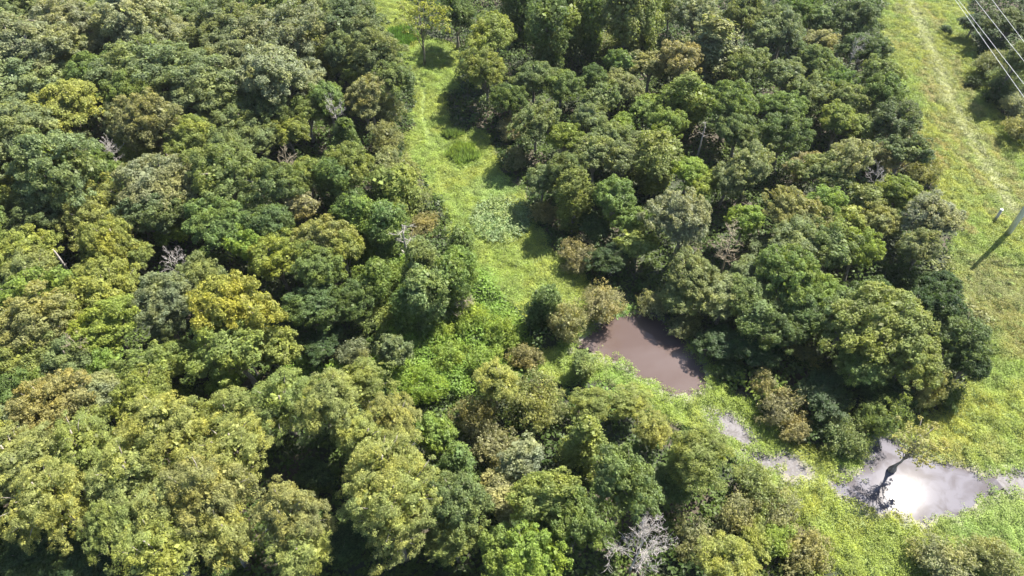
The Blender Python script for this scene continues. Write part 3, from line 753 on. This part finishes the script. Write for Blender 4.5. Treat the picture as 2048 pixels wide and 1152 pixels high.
f|745|935|165|TY|yellowish cypress forming the upper part of the tawny giant's stand
f1.15|770|1000|175|TO|tawny giant cypress, tallest of the lower middle woods
f|800|1065|120|TO|tawny cypress branch mass low beside the black gap
f|580|1025|150|WT|grey-tinted pale cypress standing alone amid black gaps
f|600|1110|120|O|cypress at the bottom edge below the grey-tinted one
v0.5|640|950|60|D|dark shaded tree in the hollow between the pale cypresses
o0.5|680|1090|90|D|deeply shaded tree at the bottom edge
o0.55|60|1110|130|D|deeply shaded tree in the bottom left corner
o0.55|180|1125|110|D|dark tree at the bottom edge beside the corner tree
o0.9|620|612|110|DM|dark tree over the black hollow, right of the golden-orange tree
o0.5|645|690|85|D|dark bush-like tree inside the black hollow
o|705|600|85|DM|dark vine-hung tree between the hollow and the vine tangle
o|785|700|65|G|small round grey-green tree on the vine tangle
b|712|712|70|S|silvery small bush at the left end of the vine tangle
b|765|640|80|WL|yellowish feathery bush in the vine tangle
v1.1|852|590|95|GM|tall vine-laden tree in the middle of the vine tangle
v|815|620|60|M|narrow vine column at the left of the vine-laden tree
b|1010|672|85|L|bright rounded vine mound beside the dark conifer's shadow
b|940|640|80|L|bright vine mound right of the brown dead twigs
b|900|715|85|L|bright vine mound at the centre of the tangle
b|965|725|85|L|bright vine mound below the shadowed one
b|845|772|95|L|bright vine mound at the tangle's lower end
b|880|660|70|L|bright vine mound under the vine-laden tree
v|1085|608|60|MD|dark upright tree throwing shade on the vine tangle
b1.25|1125|648|105|W|feathery grey-olive willow bush left of the brown pond
b|1205|610|110|BW|pinkish-grey shrub on the upper left bank of the brown pond
b|1055|718|70|WB|greyish bush between vine tangle and cypresses
f|990|770|110|YO|yellowish cypress right of the vine tangle
b1.4|957|830|115|BW|brownish willow-like tree left of the yellow-olive cypresses
b1.15|985|895|95|W|pale willow-like tree below the brownish one
c|905|930|95|M|pointed green tree right of the tawny giant
o|880|880|85|LM|light green crown over the pointed green tree
o|900|1000|125|GM|grey-green crown right of the black gap
o|912|1082|115|MY|green crown near the bottom edge right of the black gap
o|1005|1108|120|LM|bright green crown at the bottom edge centre
o1.15|1040|915|92|S|small round silver-blue tree in the lower centre
o|1000|1000|100|W|pale olive crown under the silver-blue one
b1.15|1075|812|135|WO|soft olive willow crown in the lower centre
v0.7|1165|730|48|MO|pointed green treetop at the marsh edge below the willow bush
f0.7|1190|808|85|OM|olive cypress below the pointed green treetop
f0.65|1255|808|85|OY|yellow-olive cypress near the marsh edge under the brown pond
f0.7|1295|858|90|Y|brightest yellow cypress at the marsh edge
c1.1|1170|885|95|OM|pointed olive tree above the round blue-green one
o1.25|1245|972|138|GM|round dark blue-green broadleaf tree above the bleached dead tree
f1.05|1400|915|168|OM|large olive cypress overhanging the marsh in the lower right centre
f0.7|1350|970|100|MD|shaded olive cypress behind the round blue-green tree
o1.2|1092|980|150|MO|wide green crown left of the round blue-green tree
o1.2|1150|1045|125|M|green crown left of the bleached dead tree
o0.7|1085|1062|105|MD|green crown between the bottom-centre bright one and its wide neighbour
o|1050|1125|130|L|yellow-green crown cut by the bottom edge, left of the dead tree
b1.15|1395|1080|100|W|grey-olive bushy crown right of the bleached dead tree
f|1445|1130|125|OY|low yellow-olive tree at the bottom edge right of the dead tree
b1.2|1470|1030|95|W|pale scrubby crown at the marsh edge below the large olive cypress
b1.2|1520|985|90|WM|pale green scrub at the marsh edge
o0.65|1365|590|92|WM|olive crown overhanging the brown pond's far bank
o0.85|1450|595|105|GW|pale grey-green crown right of the pond's overhanging one
o|1505|585|110|MG|mid-green crown above the shaded bank of the pond
b0.8|1372|655|75|WD|brownish shaded bush on the brown pond's right bank
o0.5|1450|685|90|D|dark tree on the shaded bank right of the brown pond
o0.55|1510|695|100|D|dark tree in the heavy shade between pond and sunlit crown
b|1305|612|60|W|pale bush at the brown pond's inner corner
b0.7|1460|735|70|D|dark low bush by the brown pond's lower right end
v|1520|650|80|MG|vine-hung tree left of the huge sunlit crown
b1.1|1505|1080|85|LW|yellow-green bush at the bottom edge beside the marsh
o|1600|612|120|MD|dark green crown above the orange-leaved sapling
o|1650|600|92|LM|light-leaved crown left of the huge sunlit one
o|1562|655|100|DM|dark tree left of the orange-leaved sapling
o1.05|1765|650|190|MO|huge sunlit crown of the lower right woods
o1.0|1700|632|120|MG|green crown merging with the left of the huge sunlit one
o0.9|1815|712|120|MO|sunlit crown on the lower right of the huge one
o0.9|1715|725|110|M|green crown below the huge sunlit one
b|1600|712|60|OB|sapling with orange-olive leaves in dark shade
o|1850|612|105|D|dark green tree behind the huge sunlit crown's right side
o|1905|672|110|MD|dark tree bordering the meadow, upper of two
o|1932|725|85|D|dark tree bordering the meadow, lower of two
b|1895|790|65|DM|dark bush at the foot of the meadow-side dark trees
b1.2|1855|788|85|WO|olive-grey bush below the sunlit crowns at the meadow edge
o0.5|1650|785|110|D|deeply shaded tree above the channel-side shrubs
o0.5|1760|785|90|D|deeply shaded tree under the sunlit crowns
b1.2|1755|842|95|OM|feathery olive bush above the leaning pond tree
b|1565|820|85|WB|pinkish pale shrub on the marsh edge above the grey puddle
b|1592|862|65|WB|pale shrub at the marsh edge, just right of the pinkish one
b|1530|775|65|WB|pale shrub at the top of the marsh-edge row
b|1688|880|80|MW|green shrub at the marsh edge left of the feathery bush
b0.8|1645|850|70|D|dark bush between the two groups of marsh-edge shrubs
b|1550|1020|80|W|straw-olive shrub in the lower marsh edge
b|1610|1100|95|BW|brownish shrub near the bottom edge in the marsh
b|1548|1085|80|L|bright green bush beside the brownish marsh shrub
b0.9|1990|1118|105|WO|wide olive bush at the bottom right corner
b|1885|1125|90|W|pale scrub at the bottom edge left of the corner bush
w1.0|1830|880|104|YB|leaning thin-crowned cypress with swollen base standing in the glare pond
"""
for ln in TREES.strip().splitlines():
    k, x, y, wp, c, lab = ln.split('|')
    t = place(k, float(x), float(y), float(wp), c, lab)
    if k[0] == 'w': pond_tree = t
# the woods go on past the left edge of the photograph
for x, y in ((-70, 60), (-60, 200), (-80, 330), (-60, 470), (-70, 610), (-80, 760), (-70, 900), (-90, 1050), (-170, 130), (-160, 280), (-180, 420), (-170, 560), (-180, 700), (-180, 850), (-190, 1000)):
    place('f' if y > 820 else 'o', x + rr.uniform(-12, 12), y, rr.uniform(120, 150), rr.choice('OTO') if y > 820 else rr.choice('GMGYM'), "tree of the surrounding woods past the left edge of the photograph")["group"] = "trees past the left edge"
q = at(1782, 941); pond_tree.location = (q.x, q.y, -0.1)
print("trees", COUNT)

# ------------------------------------------------------------------ dead trees and snags
def branchy(rng, H, r0, spread, levels, nmain, up=0.5, start=0.25):
    trunk = [(0, 0, -0.3)]; rad = [r0 * 1.3]; x = y = 0.0
    for i in range(1, 8):
        x += rng.gauss(0, 0.05 * H / 7); y += rng.gauss(0, 0.05 * H / 7); trunk.append((x, y, H * i / 7)); rad.append(r0 * (1 - 0.85 * i / 7))
    br = []
    def grow(p, d, L, r, lv):
        pts = [tuple(p)]; rs = [r]; q = Vector(p); dd = Vector(d); n = 4
        kids = []
        for i in range(n):
            dd = (dd + Vector((rng.gauss(0, .16), rng.gauss(0, .16), rng.gauss(0.04, .12)))).normalized()
            q = q + dd * (L / n); pts.append(tuple(q)); rs.append(max(0.010, r * (1 - 0.8 * (i + 1) / n))); kids.append((Vector(q), Vector(dd), rs[-1]))
        br.append((pts, rs))
        if lv > 0:
            for kq, kd, kr in kids:
                for _ in range(rng.choice((1, 1, 2))):
                    s = Vector((rng.gauss(0, 1), rng.gauss(0, 1), rng.gauss(0.1, .7))).normalized()
                    grow(kq, (kd * 0.9 + s * 0.75).normalized(), L * rng.uniform(.4, .6), max(0.012, kr * 0.6), lv - 1)
    for i in range(nmain):
        t = start + (1 - start) * (i + rng.random()) / nmain; k = min(6.99, t * 7); j = int(k); fr = k - j
        p = Vector(trunk[j]) * (1 - fr) + Vector(trunk[j + 1]) * fr; a = i * 2.4 + rng.gauss(0, .3)
        d = Vector((math.cos(a), math.sin(a), up + rng.gauss(0, .2))).normalized()
        grow(p, d, spread * rng.uniform(.75, 1.1) * (1.15 - 0.5 * t), r0 * 0.33 * (1 - 0.4 * t), levels)
    return (trunk, rad), br
def dead_tree(px, py, zc, H, r0, spread, levels, nmain, mat, label, up=0.5, seed=1, start=0.25, sides=5, name='dead_tree'):
    rng = random.Random(seed); p = at(px, py, zc); p.z = 0
    r = bpy.data.objects.new(name, None); COL.objects.link(r); r.location = p; tag(r, label, 'dead tree', 'dead trees'); r.empty_display_size = .3
    tk, br = branchy(rng, H, r0, spread, levels, nmain, up, start)
    for n, ps in (('trunk', [tk]), ('branches', br)):
        if not ps: continue
        me = tubes(n, ps, 7 if n == 'trunk' else sides); me.materials.append(mat); o = bpy.data.objects.new(n, me); COL.objects.link(o); o.parent = r
    return r
dead_tree(1278, 1085, 7.5, 9.5, 0.15, 3.5, 3, 11, BLEACHED, "bare bleached tree with fanning pale branches at the bottom edge", up=0.85, seed=5, start=0.3)
dead_tree(222, 303, 9.5, 10.6, 0.12, 1.9, 2, 12, BLEACHED, "bleached grey bare treetop poking through the upper left canopy", seed=6, start=0.75)
dead_tree(668, 220, 9.5, 10.5, 0.12, 2.2, 2, 8, BLEACHED, "white bare branches above the conical vine-covered tree", seed=7, start=0.75)
dead_tree(352, 530, 7.5, 8.6, 0.12, 2.4, 2, 10, BLEACHED, "pale bare sapling with spreading twigs among dark gaps of the left woods", seed=8, start=0.6)
dead_tree(572, 322, 9.5, 10.3, 0.1, 1.7, 2, 12, STRAW, "brown twiggy dead treetop in the middle of the left woods", seed=9, start=0.75)
dead_tree(810, 478, 5.5, 8.2, 0.3, 1.9, 2, 9, BLEACHED, "tall dead grey stem hung with branches above the vine tangle", seed=10, start=0.2, up=0.05)
dead_tree(925, 605, 4.5, 5.6, 0.14, 1.7, 2, 12, STRAW, "brown dead twigs hanging at the right side of the vine-laden tree", seed=11, start=0.4)
dead_tree(1706, 112, 8.5, 11.4, 0.14, 2.2, 2, 9, BLEACHED, "white dead snag against dark trees beside the corridor", seed=12, start=0.45, up=0.9)
dead_tree(1756, 352, 8.0, 9.3, 0.1, 1.7, 2, 8, BLEACHED, "small white dead twigs beside the dark corridor-edge trees", seed=13, start=0.65)
dead_tree(1458, 492, 5.5, 9.3, 0.16, 1.5, 2, 26, STRAW, "straw-coloured dead conifer-like tree with drooping plumes below the round lime tree", seed=14, start=0.25, up=0.1)
dead_tree(150, 685, 8.5, 9.4, 0.1, 1.6, 2, 10, STRAW, "thin dead branches below the wide brownish-olive left-edge crown", seed=15, start=0.6)
dead_tree(485, 684, 7.6, 8.3, 0.1, 0.9, 2, 8, BLEACHED, "small tuft of white dead twigs under the golden-orange leaves", seed=16, start=0.85)
dead_tree(1402, 285, 4.5, 8.5, 0.22, 0.8, 1, 5, BLEACHED, "pale leaning dead stem right of the tall vine-covered trunk", seed=17, start=0.6)
def snag(px, py, H, r0, lean, label):
    p = at(px, py, H / 2); p.z = 0
    r = bpy.data.objects.new('snag', None); COL.objects.link(r); r.location = p; tag(r, label, 'snag')
    pts = [(lean[0] * t, lean[1] * t, H * t - 0.2) for t in (0, .25, .5, .75, .95, 1.0)]
    me = tubes('trunk', [(pts, [r0 * 1.25, r0, r0 * .9, r0 * .8, r0 * .7, r0 * .3])], 9); me.materials.append(BLEACHED); o = bpy.data.objects.new('trunk', me); COL.objects.link(o); o.parent = r
    st = tubes('branch_stub', [([(lean[0] * .6, lean[1] * .6, H * .6 - .2), (lean[0] * .6 + .5, lean[1] * .6 - .1, H * .68)], [r0 * .35, r0 * .15])], 5); st.materials.append(BLEACHED)
    o = bpy.data.objects.new('branch_stub', st); COL.objects.link(o); o.parent = r
snag(139, 542, 8.0, 0.22, (-0.6, 0.3), "pale broken snag without branches rising from a dark gap, left woods")

# ------------------------------------------------------------------ reeds
def reeds(px, py, rx, ry, n, h, color, label):
    rng = np.random.default_rng(int(px)); c = at(px, py, 0.6)
    a = rng.uniform(0, 6.28, n); q = np.sqrt(rng.random(n)) * (0.75 + 0.35 * np.sin(a * 3 + px) * np.cos(a * 2)); X = c.x + np.cos(a) * q * rx; Y = c.y + np.sin(a) * q * ry
    Z = ground_z(X, Y); V = np.empty((n, 4, 3)); th = rng.uniform(0, 3.14, n); hh = h * rng.uniform(.5, 1.1, n) * (1.1 - 0.5 * q); wv = 0.07
    lx, ly = rng.normal(size=n) * .25, rng.normal(size=n) * .25
    V[:, 0] = np.stack([X - np.cos(th) * wv, Y - np.sin(th) * wv, Z], -1); V[:, 1] = np.stack([X + np.cos(th) * wv, Y + np.sin(th) * wv, Z], -1)
    V[:, 2] = np.stack([X + lx * hh + np.cos(th) * .02, Y + ly * hh + np.sin(th) * .02, Z + hh], -1); V[:, 3] = np.stack([X + lx * hh - np.cos(th) * .02, Y + ly * hh - np.sin(th) * .02, Z + hh], -1)
    V = V.reshape(-1, 3) - np.array((c.x, c.y, 0)); me = quad_mesh('reed_clump', V, n); me.materials.append(LEAF)
    o = bpy.data.objects.new('reed_clump', me); COL.objects.link(o); o.location = (c.x, c.y, 0); o.color = (*color, 1); tag(o, label, 'reeds')
reeds(927, 303, 3.2, 3.4, 1700, 1.8, (.15, .215, .07), "bright green clump of tall reeds standing in the middle of the strip")
reeds(800, 72, 4.2, 4.5, 3200, 1.9, (.08, .15, .04), "dull green reed bed at the top of the strip left of the golden tree")
reeds(905, 268, 2.2, 1.6, 900, 1.4, (.11, .16, .06), "small shaded reed clump behind the bright reeds")
def leafy_patch(px, py, rx, ry, n, color, label):
    rng = np.random.default_rng(int(px)); c = at(px, py, 0.4)
    k = 7; a = rng.uniform(0, 6.28, n); q = np.sqrt(rng.random(n)); X = np.repeat(np.cos(a) * q * rx, k); Y = np.repeat(np.sin(a) * q * ry, k)
    H = np.repeat(0.5 + 0.7 * rng.random(n), k)
    P = np.stack([X + rng.normal(size=n * k) * .2, Y + rng.normal(size=n * k) * .2, 0.2 + H * rng.random(n * k) ** .5], -1)
    Nn = rng.normal(size=(n * k, 3)) * .5 + np.array((0, 0, 1)); me = quad_mesh('water_plants', leaves(P, Nn, rng.uniform(.08, .17, n * k), rng, .7), n * k); me.materials.append(LEAF)
    o = bpy.data.objects.new('water_plants', me); COL.objects.link(o); o.location = (c.x, c.y, 0); o.color = (*color, 1); tag(o, label, 'water plants', kind='stuff')
leafy_patch(1002, 440, 4.6, 5.0, 650, (.19, .25, .13), "pale silvery-green patch of taller plants on the lower strip")

# ------------------------------------------------------------------ power line: poles, wires, marker posts
METAL = bark_material("weathered_pole", (0.42, 0.43, 0.45), (0.58, 0.58, 0.60), 1.0)
POSTM = bark_material("grey_post", (0.30, 0.28, 0.26), (0.45, 0.43, 0.40), 2.0)
m, nt, N, L = newmat("wire_metal"); out = N("ShaderNodeOutputMaterial"); p = N("ShaderNodeBsdfPrincipled"); L(p.outputs[0], out.inputs[0])
p.inputs["Base Color"].default_value = (0.62, 0.62, 0.64, 1); p.inputs["Metallic"].default_value = 0.6; p.inputs["Roughness"].default_value = 0.4; WIRE = m
m, nt, N, L = newmat("white_paint"); out = N("ShaderNodeOutputMaterial"); p = N("ShaderNodeBsdfPrincipled"); L(p.outputs[0], out.inputs[0]); p.inputs["Base Color"].default_value = (0.8, 0.8, 0.78, 1); WHITE = m
m, nt, N, L = newmat("glazed_ceramic"); out = N("ShaderNodeOutputMaterial"); p = N("ShaderNodeBsdfPrincipled"); L(p.outputs[0], out.inputs[0]); p.inputs["Base Color"].default_value = (0.30, 0.20, 0.15, 1); p.inputs["Roughness"].default_value = 0.25; CERAM = m
WZ = 14.0
A = [(at(x0, 0, WZ), at(2048, y1, WZ)) for x0, y1 in ((1911, 194), (1917, 168), (1951, 122), (1985, 83))]
pb = at(2014, 470); PY0 = pb.y; PY1 = PY0 + 150
def wx(i, y): a, b = A[i]; t = (y - b.y) / (a.y - b.y); return b.x + (a.x - b.x) * t
def pole(y, lab, xs, zoff=0.0, tall=15.2):
    cx = pb.x if y == PY0 else sum(xs) / 4
    r = bpy.data.objects.new('utility_pole', None); COL.objects.link(r); r.location = (cx, y, 0); tag(r, lab, 'utility pole', 'poles of the power line')
    def part(n, paths, mat, sides=14):
        me = tubes(n, paths, sides); me.materials.append(mat); o = bpy.data.objects.new(n, me); COL.objects.link(o); o.parent = r; return o
    part('pole', [([(0, 0, -0.5), (0, 0, tall * .5), (0, 0, tall)], [0.40, 0.33, 0.24])], METAL, 16)
    lo, hi = min(min(xs) - cx, -1) - 0.5, max(max(xs) - cx, 1) + 0.5
    part('crossarm', [([(lo, 0.38, WZ - 0.45), (hi, 0.38, WZ - 0.45)], [0.12, 0.12])], METAL, 8)
    for x in xs: part('insulator', [([(x - cx, 0.38, WZ - 0.40), (x - cx, 0.38, WZ - 0.25), (x - cx, 0.38, WZ - 0.12), (x - cx, 0.38, WZ - 0.02)], [0.06, 0.13, 0.09, 0.05])], CERAM, 10)
pole(PY0, "tall grey utility pole at the right edge casting a long shadow on the marsh plants", [wx(i, PY0) for i in range(4)])
pole(PY1, "far utility pole of the power line beyond the top edge", [wx(i, PY1) for i in range(4)])
WL = ["power line wire nearest the corridor, leftmost of the close pair", "power line wire just right of the leftmost one, closing on it at the top",
      "third power line wire from the left, alone over the dark trees", "rightmost power line wire, crossing the top right corner"]
for i in range(4):
    pts = []
    for k in range(41):
        t = k / 40; y = PY0 - 70 + (PY1 - PY0 + 70) * t
        pts.append((wx(i, y), y + 0.38, WZ))
    me = tubes('power_line_wire', [(pts, [0.023] * 41)], 6); me.materials.append(WIRE); o = bpy.data.objects.new('power_line_wire', me); COL.objects.link(o); tag(o, WL[i], 'wire', 'wires of the power line')
def post(px, py, h, r0, lab):
    p = at(px, py); r = bpy.data.objects.new('marker_post', None); COL.objects.link(r); r.location = (p.x, p.y, 0); tag(r, lab, 'post', 'short posts near the utility pole')
    me = tubes('post', [([(0, 0, -.2), (0, 0, h * .5), (0, 0, h)], [r0, r0, r0 * .95])], 14); me.materials.append(POSTM); o = bpy.data.objects.new('post', me); COL.objects.link(o); o.parent = r
    me = tubes('cap', [([(0, 0, h + .003), (0, 0, h + .12), (0, 0, h + .18)], [r0 * 1.12, r0 * 1.1, r0 * .7])], 14); me.materials.append(WHITE); o = bpy.data.objects.new('cap', me); COL.objects.link(o); o.parent = r
post(1988, 443, 2.3, 0.21, "short grey post with a white top left of the utility pole")
post(2034, 448, 2.6, 0.19, "short grey post partly behind the utility pole at the right edge")

# ------------------------------------------------------------------ air: a closed box of thin even haze round everything, sky outside
def haze_box(x0, x1, y0, y1, z0, z1, dens):
    vs = [(x, y, z) for z in (z0, z1) for y in (y0, y1) for x in (x0, x1)]
    fs = [(0, 2, 3, 1), (4, 5, 7, 6), (0, 1, 5, 4), (2, 6, 7, 3), (0, 4, 6, 2), (1, 3, 7, 5)]
    me = bpy.data.meshes.new("haze"); me.from_pydata(vs, [], fs); me.update()
    m, nt, N, L = newmat("thin_haze"); out = N("ShaderNodeOutputMaterial"); v = N("ShaderNodeVolumePrincipled")
    v.inputs["Color"].default_value = (0.82, 0.88, 0.95, 1); v.inputs["Density"].default_value = dens; v.inputs["Anisotropy"].default_value = 0.2
    L(v.outputs[0], out.inputs["Volume"]); me.materials.append(m)
    o = bpy.data.objects.new("haze", me); COL.objects.link(o); tag(o, "thin pale haze in the air over the woods", "haze", kind='stuff')
haze_box(-2700, 2700, -2700, 2700, -1.5, 78, 0.00006)
